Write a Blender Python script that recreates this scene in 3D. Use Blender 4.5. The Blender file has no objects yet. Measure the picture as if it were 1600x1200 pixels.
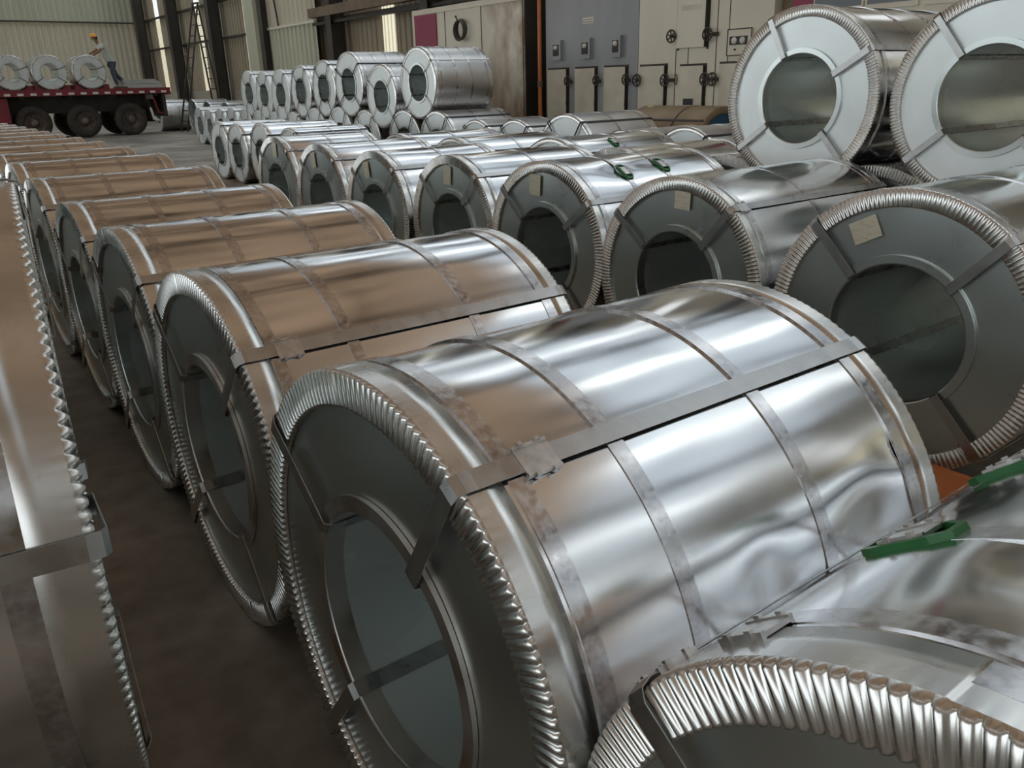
import bpy, bmesh, math, random
from mathutils import Vector, Matrix
random.seed(7)
PI = math.pi
sc = bpy.context.scene
COL = sc.collection

# ------------------------------------------------------------------ camera, world, sun, exposure
CAM_H = 1.4730
F_PX, YAW, PITCH, ROLL = 1268.155, 0.63836, 0.35467, -0.02578
fw = Vector((math.sin(YAW)*math.cos(PITCH), math.cos(YAW)*math.cos(PITCH), -math.sin(PITCH)))
rt = fw.cross(Vector((0, 0, 1))).normalized()
up = rt.cross(fw)
rt, up = rt*math.cos(ROLL)+up*math.sin(ROLL), -rt*math.sin(ROLL)+up*math.cos(ROLL)
cd = bpy.data.cameras.new('camera')
cam = bpy.data.objects.new('camera', cd)
COL.objects.link(cam)
cam.matrix_world = Matrix(((rt.x, up.x, -fw.x, 0), (rt.y, up.y, -fw.y, 0), (rt.z, up.z, -fw.z, CAM_H), (0, 0, 0, 1)))
cd.sensor_width = 36.0
cd.lens = F_PX/1600*36.0
cd.clip_start = 0.02
cd.clip_end = 400
sc.camera = cam

w = bpy.data.worlds.new('world')
sc.world = w
w.use_nodes = True
bg = w.node_tree.nodes['Background']
bg.inputs['Color'].default_value = (0.90, 0.97, 1.0, 1)
bg.inputs['Strength'].default_value = 1.8

sd = bpy.data.lights.new('sun', 'SUN')
sd.energy = 3.2
sd.angle = math.radians(3)
sd.color = (1.0, 0.95, 0.86)
sun = bpy.data.objects.new('sun', sd)
COL.objects.link(sun)
sun.rotation_euler = Vector((-0.35, 0.25, -1.0)).to_track_quat('-Z', 'Y').to_euler()

sc.view_settings.view_transform = 'Standard'
sc.view_settings.look = 'None'
sc.view_settings.gamma = 1.0
sc.view_settings.exposure = 0.12
sc.view_settings.use_curve_mapping = False

# ------------------------------------------------------------------ materials
def ramp(nt, a, b, p0=0.3, p1=0.7):
    r = nt.nodes.new('ShaderNodeValToRGB')
    r.color_ramp.elements[0].position = p0
    r.color_ramp.elements[1].position = p1
    r.color_ramp.elements[0].color = (*a, 1)
    r.color_ramp.elements[1].color = (*b, 1)
    return r

def noise(nt, scale, detail=3, vec=(1, 1, 1), coord='Object', rough=0.5):
    tc = nt.nodes.new('ShaderNodeTexCoord')
    mp = nt.nodes.new('ShaderNodeMapping')
    mp.inputs['Scale'].default_value = vec
    nt.links.new(tc.outputs[coord], mp.inputs['Vector'])
    n = nt.nodes.new('ShaderNodeTexNoise')
    n.inputs['Scale'].default_value = scale
    n.inputs['Detail'].default_value = detail
    n.inputs['Roughness'].default_value = rough
    nt.links.new(mp.outputs['Vector'], n.inputs['Vector'])
    return n

def mat(name, a, b=None, rough=0.6, metal=0.0, scale=6, vec=(1, 1, 1), detail=4, rvar=0.0, bump=0.0, bscale=20, bvec=None, p0=0.3, p1=0.7, coord='Object', bdist=0.01):
    m = bpy.data.materials.new(name)
    m.use_nodes = True
    nt = m.node_tree
    p = nt.nodes['Principled BSDF']
    p.inputs['Metallic'].default_value = metal
    p.inputs['Roughness'].default_value = rough
    b = b or tuple(c*0.85 for c in a)
    n = noise(nt, scale, detail, vec, coord)
    r = ramp(nt, b, a, p0, p1)
    nt.links.new(n.outputs['Fac'], r.inputs['Fac'])
    nt.links.new(r.outputs['Color'], p.inputs['Base Color'])
    if rvar:
        mr = nt.nodes.new('ShaderNodeMapRange')
        mr.inputs['From Min'].default_value = 0.3
        mr.inputs['From Max'].default_value = 0.7
        mr.inputs['To Min'].default_value = rough-rvar
        mr.inputs['To Max'].default_value = rough+rvar
        nt.links.new(n.outputs['Fac'], mr.inputs['Value'])
        nt.links.new(mr.outputs['Result'], p.inputs['Roughness'])
    if bump:
        bn = noise(nt, bscale, 2, bvec or vec, coord)
        bu = nt.nodes.new('ShaderNodeBump')
        bu.inputs['Strength'].default_value = bump
        bu.inputs['Distance'].default_value = bdist
        nt.links.new(bn.outputs['Fac'], bu.inputs['Height'])
        nt.links.new(bu.outputs['Normal'], p.inputs['Normal'])
    return m

M = {}
M['wrap'] = mat('galvanised_sheet', (0.82, 0.83, 0.84), (0.73, 0.74, 0.75), 0.17, 1.0, 3.0, (1, 1, 1), 5, 0.05, 0.55, 2.2, (0.7, 1.6, 1.6), bdist=0.012)
M['wrap_dull'] = mat('dull_galvanised_sheet', (0.66, 0.65, 0.64), (0.56, 0.55, 0.54), 0.36, 1.0, 3.0, (1, 1, 1), 5, 0.06, 0.4, 2.0, (0.6, 1.6, 1.6), bdist=0.012)
M['face'] = mat('coil_end_sheet', (0.72, 0.775, 0.765), (0.63, 0.68, 0.67), 0.30, 1.0, 2.5, (1, 1, 1), 5, 0.05, 0.15, 3.0)
M['bore'] = mat('bore_sheet', (0.76, 0.83, 0.82), (0.65, 0.71, 0.70), 0.28, 0.72, 2.0, (0.6, 1, 1), 3, 0.03, 0.12, 2.5, (0.6, 1.5, 1.5))
M['ring'] = mat('edge_ring_steel', (0.80, 0.80, 0.78), (0.66, 0.66, 0.64), 0.27, 1.0, 9, (1, 1, 1), 4, 0.06)
M['collar'] = mat('collar_steel', (0.66, 0.64, 0.61), (0.40, 0.30, 0.24), 0.36, 1.0, 7, (1, 1, 1), 6, 0.08, p0=0.28, p1=0.5)
M['band'] = mat('spangled_band_steel', (0.66, 0.66, 0.67), (0.54, 0.53, 0.54), 0.22, 1.0, 70, (1, 1, 1), 5, 0.08, p0=0.36, p1=0.6)
M['strap'] = mat('strap_steel', (0.60, 0.60, 0.59), (0.46, 0.46, 0.46), 0.30, 1.0, 18, (1, 1, 1), 5, 0.06)
M['strap_dark'] = mat('dark_strap_steel', (0.06, 0.06, 0.06), (0.03, 0.03, 0.03), 0.45, 0.6, 20)
M['seal'] = mat('crimped_seal_steel', (0.72, 0.71, 0.69), (0.50, 0.49, 0.48), 0.36, 1.0, 40)
M['green'] = mat('green_plastic', (0.03, 0.20, 0.06), (0.02, 0.14, 0.04), 0.35, 0, 20)
M['white_end'] = mat('pale_coil_end', (0.82, 0.87, 0.87), (0.74, 0.79, 0.79), 0.42, 0.75, 5, (1, 1, 1), 4, 0.05)
M['black'] = mat('black_paint', (0.02, 0.02, 0.02), (0.012, 0.012, 0.012), 0.5)
M['dark_steel'] = mat('dark_brown_steel', (0.055, 0.045, 0.035), (0.03, 0.025, 0.02), 0.6, 0, 2)
M['rust_beam'] = mat('rusty_brown_beam', (0.20, 0.14, 0.09), (0.12, 0.08, 0.05), 0.6, 0, 3)
M['cladding'] = mat('wall_cladding', (0.62, 0.56, 0.43), (0.52, 0.47, 0.36), 0.55, 0, 0.7, (1, 1, 0.15), 4)
M['cladding_brown'] = mat('wall_cladding_brown', (0.38, 0.315, 0.225), (0.30, 0.25, 0.175), 0.55, 0, 0.7, (1, 1, 0.15), 4)
M['cladding_green'] = mat('pale_green_cladding', (0.54, 0.54, 0.41), (0.45, 0.45, 0.34), 0.5, 0, 0.9, (1, 1, 0.2), 4)  # paler tone; on the right wall panel it stands in for light
M['brick'] = mat('rendered_plinth', (0.36, 0.32, 0.25), (0.27, 0.24, 0.19), 0.8, 0, 1.5)
M['concrete'] = None
M['cream'] = mat('cream_panel_paint', (0.74, 0.69, 0.57), (0.65, 0.60, 0.49), 0.5, 0, 1.2, (1, 1, 0.5), 5)
M['grey_panel'] = mat('grey_panel_paint', (0.35, 0.365, 0.37), (0.29, 0.305, 0.31), 0.5, 0, 2.0, (1, 1, 0.3), 5)
M['door_cream'] = mat('furnace_door_paint', (0.70, 0.65, 0.53), (0.56, 0.51, 0.41), 0.5, 0, 3, (1, 1, 1), 5)
M['magenta'] = mat('magenta_board', (0.30, 0.035, 0.085), (0.25, 0.03, 0.07), 0.5, 0, 3)
M['orange'] = mat('orange_paint', (0.62, 0.20, 0.06), (0.46, 0.14, 0.04), 0.5, 0, 4)
M['glass_dark'] = mat('dark_window_glass', (0.02, 0.025, 0.03), (0.012, 0.015, 0.02), 0.08)
M['red'] = mat('trailer_red_paint', (0.22, 0.025, 0.035), (0.15, 0.018, 0.025), 0.5, 0, 2)
M['rubber'] = mat('dusty_rubber', (0.060, 0.052, 0.044), (0.030, 0.026, 0.022), 0.85, 0, 5)
M['rim'] = mat('dusty_wheel_rim', (0.22, 0.17, 0.14), (0.10, 0.08, 0.07), 0.6, 0.3, 6)
M['reflector'] = mat('white_reflector', (0.75, 0.72, 0.66), (0.6, 0.57, 0.52), 0.4, 0, 8)
M['white_paper'] = mat('white_notice', (0.72, 0.66, 0.58), (0.62, 0.57, 0.5), 0.7)
M['skin'] = mat('skin', (0.30, 0.16, 0.10), (0.25, 0.13, 0.08), 0.6)
M['shirt'] = mat('pale_shirt_cloth', (0.56, 0.59, 0.53), (0.46, 0.49, 0.44), 0.9, 0, 6)
M['jeans'] = mat('blue_denim', (0.085, 0.105, 0.135), (0.05, 0.065, 0.09), 0.9, 0, 8)
M['helmet'] = mat('orange_helmet', (0.85, 0.38, 0.04), (0.80, 0.34, 0.03), 0.35)
M['shoe'] = mat('grey_shoe', (0.30, 0.28, 0.25), (0.12, 0.11, 0.10), 0.8)
M['hair'] = mat('dark_hair', (0.03, 0.025, 0.02), None, 0.8)
M['sheet_stack'] = mat('pale_sheet_metal', (0.66, 0.67, 0.66), (0.50, 0.51, 0.50), 0.5, 0.4, 3, (0.3, 1, 8))
M['kraft'] = mat('brown_kraft_wrap', (0.30, 0.22, 0.13), (0.22, 0.16, 0.09), 0.5, 0.2, 4)
M['blue'] = mat('blue_painted_coil_end', (0.015, 0.10, 0.20), (0.012, 0.08, 0.16), 0.45, 0, 6)
M['yellow'] = mat('yellow_tag', (0.75, 0.65, 0.18), (0.65, 0.55, 0.12), 0.6)
M['tube'] = mat('black_hose', (0.09, 0.085, 0.06), (0.05, 0.045, 0.035), 0.6, 0, 12)
M['timber'] = mat('grimy_timber', (0.12, 0.085, 0.055), (0.07, 0.05, 0.035), 0.85, 0, 5)

def concrete():
    m = bpy.data.materials.new('concrete_floor')
    m.use_nodes = True
    nt = m.node_tree
    p = nt.nodes['Principled BSDF']
    n1 = noise(nt, 0.5, 8, rough=0.65)
    r1 = ramp(nt, (0.085, 0.070, 0.052), (0.50, 0.455, 0.39), 0.34, 0.68)
    nt.links.new(n1.outputs['Fac'], r1.inputs['Fac'])
    n2 = noise(nt, 9, 6)
    r2 = ramp(nt, (0.70, 0.68, 0.64), (1, 1, 1), 0.25, 0.6)
    nt.links.new(n2.outputs['Fac'], r2.inputs['Fac'])
    mx = nt.nodes.new('ShaderNodeMix')
    mx.data_type = 'RGBA'
    mx.blend_type = 'MULTIPLY'
    mx.inputs['Factor'].default_value = 1.0
    nt.links.new(r1.outputs['Color'], mx.inputs['A'])
    nt.links.new(r2.outputs['Color'], mx.inputs['B'])
    nt.links.new(mx.outputs['Result'], p.inputs['Base Color'])
    p.inputs['Roughness'].default_value = 0.55
    return m
M['concrete'] = concrete()

def translucent(name, col, streak=0.8):
    """thin daylight sheet: light from the sky outside shines through it"""
    m = bpy.data.materials.new(name)
    m.use_nodes = True
    nt = m.node_tree
    nt.nodes.remove(nt.nodes['Principled BSDF'])
    out = nt.nodes['Material Output']
    t = nt.nodes.new('ShaderNodeBsdfTranslucent')
    d = nt.nodes.new('ShaderNodeBsdfDiffuse')
    d.inputs['Color'].default_value = (col[0]*0.6, col[1]*0.6, col[2]*0.6, 1)
    n = noise(nt, 0.6, 6)
    r = ramp(nt, tuple(c*streak for c in col), col, 0.36, 0.64)
    nt.links.new(n.outputs['Fac'], r.inputs['Fac'])
    nt.links.new(r.outputs['Color'], t.inputs['Color'])
    mx = nt.nodes.new('ShaderNodeMixShader')
    mx.inputs['Fac'].default_value = 0.25
    nt.links.new(t.outputs['BSDF'], mx.inputs[1])
    nt.links.new(d.outputs['BSDF'], mx.inputs[2])
    nt.links.new(mx.outputs['Shader'], out.inputs['Surface'])
    return m
M['roof_amber'] = translucent('aged_amber_roof_sheet', (0.178, 0.120, 0.080), 0.38)
M['roof_pale'] = translucent('pale_roof_sheet', (0.44, 0.48, 0.53), 0.55)
M['roof_clear'] = translucent('clear_skylight_sheet', (0.95, 0.98, 1.0), 0.95)
M['wall_light'] = translucent('wall_daylight_sheet', (0.80, 0.74, 0.58), 0.9)
M['wall_clear'] = translucent('clear_wall_daylight_sheet', (0.98, 0.98, 1.0), 0.95)

def label_paper():
    m = bpy.data.materials.new('printed_paper_label')
    m.use_nodes = True
    nt = m.node_tree
    p = nt.nodes['Principled BSDF']
    p.inputs['Roughness'].default_value = 0.7
    n = noise(nt, 26, 2, (0.01, 1.0, 3.0), 'Object')
    r = ramp(nt, (0.56, 0.52, 0.40), (0.66, 0.63, 0.50), 0.36, 0.44)
    nt.links.new(n.outputs['Fac'], r.inputs['Fac'])
    nt.links.new(r.outputs['Color'], p.inputs['Base Color'])
    return m
M['label'] = label_paper()

def stained_cream():
    m = bpy.data.materials.new('stained_cream_paint')
    m.use_nodes = True
    nt = m.node_tree
    p = nt.nodes['Principled BSDF']
    p.inputs['Roughness'].default_value = 0.5
    tc = nt.nodes.new('ShaderNodeTexCoord')
    sp = nt.nodes.new('ShaderNodeSeparateXYZ')
    nt.links.new(tc.outputs['Object'], sp.inputs['Vector'])
    n = noise(nt, 1.6, 6, (1, 1, 0.6))
    # heat rust along the edge next to the furnace mouth (a stain that stays put): local y from 0 (mouth) to 3.9
    mr = nt.nodes.new('ShaderNodeMapRange')
    mr.inputs['From Min'].default_value = 1.5
    mr.inputs['From Max'].default_value = 0.2
    nt.links.new(sp.outputs['Y'], mr.inputs['Value'])
    mu = nt.nodes.new('ShaderNodeMath')
    mu.operation = 'MULTIPLY'
    nt.links.new(mr.outputs['Result'], mu.inputs[0])
    mr2 = nt.nodes.new('ShaderNodeMapRange')
    mr2.inputs['From Min'].default_value = 0.35
    mr2.inputs['From Max'].default_value = 0.62
    nt.links.new(n.outputs['Fac'], mr2.inputs['Value'])
    nt.links.new(mr2.outputs['Result'], mu.inputs[1])
    r = ramp(nt, (0.74, 0.69, 0.57), (0.26, 0.15, 0.08), 0.02, 0.7)
    nt.links.new(mu.outputs['Value'], r.inputs['Fac'])
    nt.links.new(r.outputs['Color'], p.inputs['Base Color'])
    return m
M['stained'] = stained_cream()

# ------------------------------------------------------------------ helpers
class MB:
    """collects shapes, links them as ONE mesh object"""
    def __init__(self):
        self.v, self.f, self.s = [], [], []
    def add(self, vs, fs, smooth=False):
        o = len(self.v)
        self.v += [tuple(v) for v in vs]
        self.f += [tuple(i+o for i in q) for q in fs]
        self.s += [smooth]*len(fs)
        return self
    def box(self, x0, x1, y0, y1, z0, z1):
        vs = [(x, y, z) for x in (x0, x1) for y in (y0, y1) for z in (z0, z1)]
        return self.add(vs, [(0, 1, 3, 2), (4, 6, 7, 5), (0, 4, 5, 1), (2, 3, 7, 6), (0, 2, 6, 4), (1, 5, 7, 3)])
    def bar(self, a, b, w, h=None, updir=(0, 0, 1)):
        a, b = Vector(a), Vector(b)
        d = (b-a).normalized()
        s = d.cross(Vector(updir))
        if s.length < 1e-4:
            s = d.cross(Vector((1, 0, 0)))
        s.normalize()
        t = s.cross(d)
        h = h or w
        vs = [p+s*i*w/2+t*j*h/2 for p in (a, b) for i in (-1, 1) for j in (-1, 1)]
        return self.add(vs, [(0, 1, 3, 2), (4, 6, 7, 5), (0, 4, 5, 1), (2, 3, 7, 6), (0, 2, 6, 4), (1, 5, 7, 3)])
    def tube(self, pts, r, n=8, closed=False, caps=True):
        pts = [Vector(p) for p in pts]
        m = len(pts)
        vs = []
        ref = None
        for i, p in enumerate(pts):
            d = (pts[(i+1) % m]-pts[i-1]) if closed else (pts[min(i+1, m-1)]-pts[max(i-1, 0)])
            d.normalize()
            if ref is None:
                ref = d.orthogonal()
            ref = (ref-d*ref.dot(d)).normalized()
            q = d.cross(ref)
            rr = r[i] if isinstance(r, (list, tuple)) else r
            vs += [p+(ref*math.cos(2*PI*k/n)+q*math.sin(2*PI*k/n))*rr for k in range(n)]
        fs = []
        for i in range(m if closed else m-1):
            for k in range(n):
                a, b = i*n+k, i*n+(k+1) % n
                c, d2 = ((i+1) % m)*n+(k+1) % n, ((i+1) % m)*n+k
                fs.append((a, b, c, d2))
        self.add(vs, fs, True)
        if caps and not closed:
            self.add(vs[:n], [tuple(range(n-1, -1, -1))])
            self.add(vs[-n:], [tuple(range(n))])
        return self
    def lathe(self, prof, n=64, axis='x', c=(0, 0, 0), sharp=False, smooth=True, th0=0, th1=2*PI):
        """revolve (x, r) profile about an x (or y / z) axis through c"""
        segs = [prof[i:i+2] for i in range(len(prof)-1)] if sharp else [prof]
        full = abs(th1-th0-2*PI) < 1e-6
        cnt = n if full else n+1
        for pr in segs:
            vs = []
            for k in range(cnt):
                t = th0+(th1-th0)*k/n
                for (x, r) in pr:
                    y, z = -r*math.cos(t), r*math.sin(t)
                    vs.append((c[0]+x, c[1]+y, c[2]+z) if axis == 'x' else ((c[0]+y, c[1]+x, c[2]+z) if axis == 'y' else (c[0]+y, c[1]+z, c[2]+x)))
            m = len(pr)
            fs = []
            for k in range(n):
                k2 = (k+1) % cnt
                for i in range(m-1):
                    fs.append((k*m+i, k*m+i+1, k2*m+i+1, k2*m+i))
            self.add(vs, fs, smooth)
        return self
    def mesh(self, name):
        me = bpy.data.meshes.new(name)
        me.from_pydata(self.v, [], self.f)
        me.polygons.foreach_set('use_smooth', self.s)
        bm = bmesh.new()
        bm.from_mesh(me)
        bmesh.ops.recalc_face_normals(bm, faces=bm.faces)
        bm.to_mesh(me)
        bm.free()
        return me
    def build(self, name, m, parent=None, loc=(0, 0, 0), rotz=0):
        me = self.mesh(name)
        me.materials.append(m)
        return link(name, me, parent, loc, rotz)

def link(name, me, parent=None, loc=(0, 0, 0), rotz=0):
    o = bpy.data.objects.new(name, me)
    COL.objects.link(o)
    o.parent = parent
    o.location = loc
    o.rotation_euler = (0, 0, rotz)
    return o

def thing(name, label, cat, loc=(0, 0, 0), rotz=0, group=None):
    o = bpy.data.objects.new(name, None)
    o.empty_display_size = 0.1
    COL.objects.link(o)
    o.location = loc
    o.rotation_euler = (0, 0, rotz)
    return tag(o, label, cat, group)

def tag(o, label, cat, group=None):
    o['label'] = label
    o['category'] = cat
    if group:
        o['group'] = group
    return o

def struct(o):
    o['kind'] = 'structure'
    return o

# ------------------------------------------------------------------ building shell
WX, EY, LX, BY = 13.0, 51.0, -14.0, -20.0      # right wall, far end wall, open left side, wall behind
struct(MB().box(-60, 60, -60, 90, -0.3, 0).build('floor', M['concrete']))

def corrugated(axis, at, a0, a1, z0, z1, pitch, depth, sign):
    """trapezoidal sheet wall: runs along y (axis 'y', at x=at) or x (axis 'x', at y=at)"""
    n = max(2, int((a1-a0)/pitch))
    mb = MB()
    vs, fs = [], []
    offs = ((0, 0), (0.42, 0), (0.5, 1), (0.92, 1))
    for i in range(n):
        for (u, d) in offs:
            vs.append((a0+(i+u)*(a1-a0)/n, d))
    vs.append((a1, 0))
    P = []
    for (u, d) in vs:
        for z in (z0, z1):
            o = at+sign*depth*d
            P.append((o, u, z) if axis == 'y' else (u, o, z))
    fs = [(2*i, 2*i+1, 2*i+3, 2*i+2) for i in range(len(vs)-1)]
    return mb.add(P, fs)

# right wall: rendered plinth, cladding with a daylight strip in the middle of each 6 m bay
struct(MB().box(WX-0.1, WX+0.2, BY, EY, 0, 1.5).build('trim_1', M['brick']))
COLY = [50.7, 44.7, 38.7, 32.7, 26.8, 20.8, 14.8, 8.8, 2.8, -3.2, -9.2, -15.2]
STRIP = [47.0, 40.5, 34.5, 30.9, 23.1, 17.5, 11.5, 5.5, -0.5, -6.5, -12.5]
edges = [EY]
wall = MB()
prev = BY
for y in sorted(STRIP):
    q = corrugated('y', WX, prev, y-0.42, 1.5, 8.2, 0.3, 0.05, -1)
    wall.add(q.v, q.f)
    prev = y+0.42
q = corrugated('y', WX, prev, EY, 1.5, 8.2, 0.3, 0.05, -1)
wall.add(q.v, q.f)
struct(wall.build('wall_right', M['cladding_brown']))
for i, y in enumerate(STRIP):
    wnd = corrugated('y', WX, y-0.42, y+0.42, 1.5, 4.95, 0.21, 0.04, -1).build('window_%d' % (i+1), M['wall_light'])
    struct(wnd)
    corrugated('y', WX, y-0.42, y+0.42, 5.0, 8.2, 0.21, 0.04, -1).build('clear_sheet', M['wall_clear'], wnd)
    MB().box(WX-0.07, WX+0.01, y-0.47, y-0.42, 1.5, 8.2).build('side_flashing', M['cladding'], wnd)
# girts
for i, z in enumerate((3.57, 5.0, 6.6)):
    struct(MB().box(WX-0.22, WX-0.07, BY, EY, z-0.04, z+0.04).build('trim_%d' % (i+2), M['dark_steel']))
# columns: H sections
def column(x, y, h, name='column'):
    mb = MB()
    mb.box(x-0.24, x-0.22, y-0.19, y+0.19, 0, h)
    mb.box(x+0.22, x+0.24, y-0.19, y+0.19, 0, h)
    mb.box(x-0.22, x+0.22, y-0.02, y+0.02, 0, h)
    mb.box(x-0.32, x+0.32, y-0.28, y+0.28, 0, 0.03)
    return struct(mb.build(name, M['dark_steel']))
for y in COLY:
    column(WX-0.5, y*(WX-0.5)/WX, 8.3)
# far end wall in two courses of sheeting, upper one lapped outwards
struct(corrugated('x', EY, LX, WX, 0, 5.05, 0.28, 0.045, -1).build('wall_back', M['cladding']))
up_w = corrugated('x', EY-0.14, LX, WX, 5.05, 8.6, 0.28, 0.045, -1)
struct(up_w.build('trim_5', M['cladding_green']))
struct(MB().box(LX, WX, EY-0.22, EY-0.10, 4.99, 5.06).build('trim_6', M['dark_steel']))
struct(corrugated('x', BY, LX, WX, 0, 8.6, 0.5, 0.05, 1).build('wall_front', M['cladding_brown']))
# open left side: columns and an eave beam
for y in (50.7, 38.7, 26.8, 14.8, 2.8, -9.2, -19.5):
    column(LX, y, 8.0)
struct(MB().box(LX-0.2, LX+0.2, BY, EY, 7.2, 8.0).build('trim_7', M['dark_steel']))
# roof: two slopes of translucent sheets over trusses
RX, RZ, EZ = -0.5, 10.4, 8.2
def roof_z(x):
    return EZ+(RZ-EZ)*((x-LX)/(RX-LX) if x < RX else (WX-x)/(WX-RX))
def roof_strip(x0, x1, y0, y1):
    mb = MB()
    for (a, b) in ([(x0, x1)] if not (x0 < RX < x1) else [(x0, RX), (RX, x1)]):
        za, zb = roof_z(a), roof_z(b)
        mb.add([(a, y0, za), (b, y0, zb), (b, y1, zb), (a, y1, za)], [(0, 1, 2, 3)])
    return mb
amber, pale, clear = MB(), MB(), MB()
y = BY
while y < EY-0.1:
    y1 = min(y+6.0, EY)
    far_bay = y > 33  # unseen far bays given pale sheets to add light at the far end
    for (x0, x1, kind) in ((LX-0.3, -5.0, amber), (-5.0, -3.4, pale), (-3.4, 7.6, pale if far_bay else amber), (7.6, WX+0.3, pale)):
        q = roof_strip(x0, x1, y+0.55, y1-0.55)
        kind.add(q.v, q.f)
    q = roof_strip(7.6, WX+0.3, y-0.55 if y > BY else y, y+0.55)
    clear.add(q.v, q.f)
    for (x0, x1) in ((LX-0.3, -5.0), (-3.4, 7.6)):
        q = roof_strip(x0, x1, y-0.55 if y > BY else y, y+0.55)
        amber.add(q.v, q.f)
    q = roof_strip(-5.0, -3.4, y-0.55 if y > BY else y, y+0.55)
    pale.add(q.v, q.f)
    y = y1
struct(amber.build('ceiling', M['roof_amber']))
struct(pale.build('roof_light_sheet', M['roof_pale']))
struct(clear.build('skylight_sheet', M['roof_clear']))
# trusses
for y in range(-17, 51, 6):
    mb = MB()
    xs = [LX+(WX-LX)*i/12 for i in range(13)]
    for i in range(12):
        a, b = xs[i], xs[i+1]
        mb.bar((a, y, roof_z(a)-0.15), (b, y, roof_z(b)-0.15), 0.24, 0.24)
        mb.bar((a, y, 7.9), (b, y, 7.9), 0.24, 0.24)
        if i % 2 == 0:
            mb.bar((a, y, 7.9), (b, y, roof_z(b)-0.15), 0.18)
        else:
            mb.bar((a, y, roof_z(a)-0.15), (b, y, 7.9), 0.18)
    struct(mb.build('roof_truss', M['dark_steel']))
for x in (-12, -9.5, -7, -4.6, -2.2, 0.2, 2.6, 5, 7.4, 9.8, 12):
    struct(MB().bar((x, BY, roof_z(x)-0.05), (x, EY, roof_z(x)-0.05), 0.08, 0.14).build('roof_purlin', M['dark_steel']))

# ------------------------------------------------------------------ coils (unit coil: radius 0.5, bore 0.25, axis +x from 0 to 1; children sit at z=R)
CACHE = {}
def cached(key, fn):
    if key not in CACHE:
        CACHE[key] = fn()
    return CACHE[key]

def T(deg):
    return math.radians(deg)

def wrap_mesh(seed, n, dents=(), amp=0.0012, seam=50):
    """outer sheet: one lap with a step at the seam, gentle waves and dents"""
    rnd = random.Random(seed)
    nx = 40 if n > 120 else 10
    waves = [(rnd.uniform(2, 7), rnd.randint(2, 7), rnd.uniform(0, 6.28), rnd.uniform(0.3, 1)) for _ in range(6)]
    mb = MB()
    vs = []
    for k in range(n+1):
        u = k/n
        t = T(seam)+2*PI*u
        for i in range(nx+1):
            x = i/nx
            r = 0.5+0.0022*u
            r += amp*sum(a*math.sin(fx*x+m*t+ph) for fx, m, ph, a in waves)/2*math.sin(PI*x)**0.5
            for (dx, dt, sx, su, dp) in dents:
                da = (t-T(dt)+PI) % (2*PI)-PI
                e = ((x-dx)/sx)**2+(da*0.5/su)**2
                if e < 9:
                    r -= dp*math.exp(-e)
            vs.append((x, -r*math.cos(t), r*math.sin(t)))
    m = nx+1
    fs = [(k*m+i, k*m+i+1, (k+1)*m+i+1, (k+1)*m+i) for k in range(n) for i in range(nx)]
    mb.add(vs, fs, True)
    mb.add([vs[i] for i in range(m)]+[vs[n*m+i] for i in range(m)], [(i, i+1, m+i+1, m+i) for i in range(nx)])
    return mb.mesh('wrap')

def ring_mesh(teeth, per, far=False):
    """corrugated edge protector: ribbed flange on the end, smooth lip over the rim, two lengths overlapped"""
    n = teeth*per
    fl, lip = [], []
    for k in range(n):
        t = 2*PI*k/n
        c = abs(math.sin(PI*k/per))**0.7 if per > 1 else 0.5
        e = 0.0022 if (math.degrees(t)-101) % 360 < 185 else 0.0
        gr = e*0.6
        f1 = [(0.003, 0.441), (-0.002-0.006*c-e, 0.4415), (-0.003-0.0075*c-e, 0.446), (-0.003-0.0075*c-e, 0.4985+gr), (-0.0015-0.0045*c-e, 0.5025+gr+0.0006*c), (0.001, 0.5040+gr+0.0004*c)]
        f2 = [(0.001, 0.5040+gr+0.0004*c), (0.008, 0.5042+gr), (0.030, 0.5040+gr), (0.0615, 0.5038+gr), (0.0625, 0.500)]
        for pr, out in ((f1, fl), (f2, lip)):
            for (x, r) in pr:
                out.append((1-x if far else x, -r*math.cos(t), r*math.sin(t)))
    mb = MB()
    for vs, m, sm in ((fl, 6, per > 4), (lip, 5, True)):
        mb.add(vs, [(k*m+i, k*m+i+1, ((k+1) % n)*m+i+1, ((k+1) % n)*m+i) for k in range(n) for i in range(m-1)], sm)
    return mb.mesh('edge_protector')

def smooth_ring_mesh(n, far=False):
    mb = MB()
    for pr in ([(0.003, 0.455), (-0.004, 0.456)], [(-0.004, 0.456), (-0.005, 0.480), (-0.002, 0.493), (0.006, 0.5010), (0.016, 0.5040), (0.05, 0.5038)], [(0.05, 0.5038), (0.051, 0.5)]):
        mb.lathe([(1-x, r) for x, r in pr] if far else pr, n)
    return mb.mesh('edge_protector')

def collar_mesh(n, far=False):
    mb = MB()
    for pr in ([(0.04, 0.2462), (-0.002, 0.2462)], [(-0.002, 0.2462), (-0.005, 0.2480), (-0.0065, 0.2520)], [(-0.0065, 0.2520), (-0.0065, 0.2790)], [(-0.0065, 0.2790), (0.003, 0.2795)]):
        mb.lathe([(1-x, r) for x, r in pr] if far else pr, n)
    return mb.mesh('bore_collar')

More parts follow.
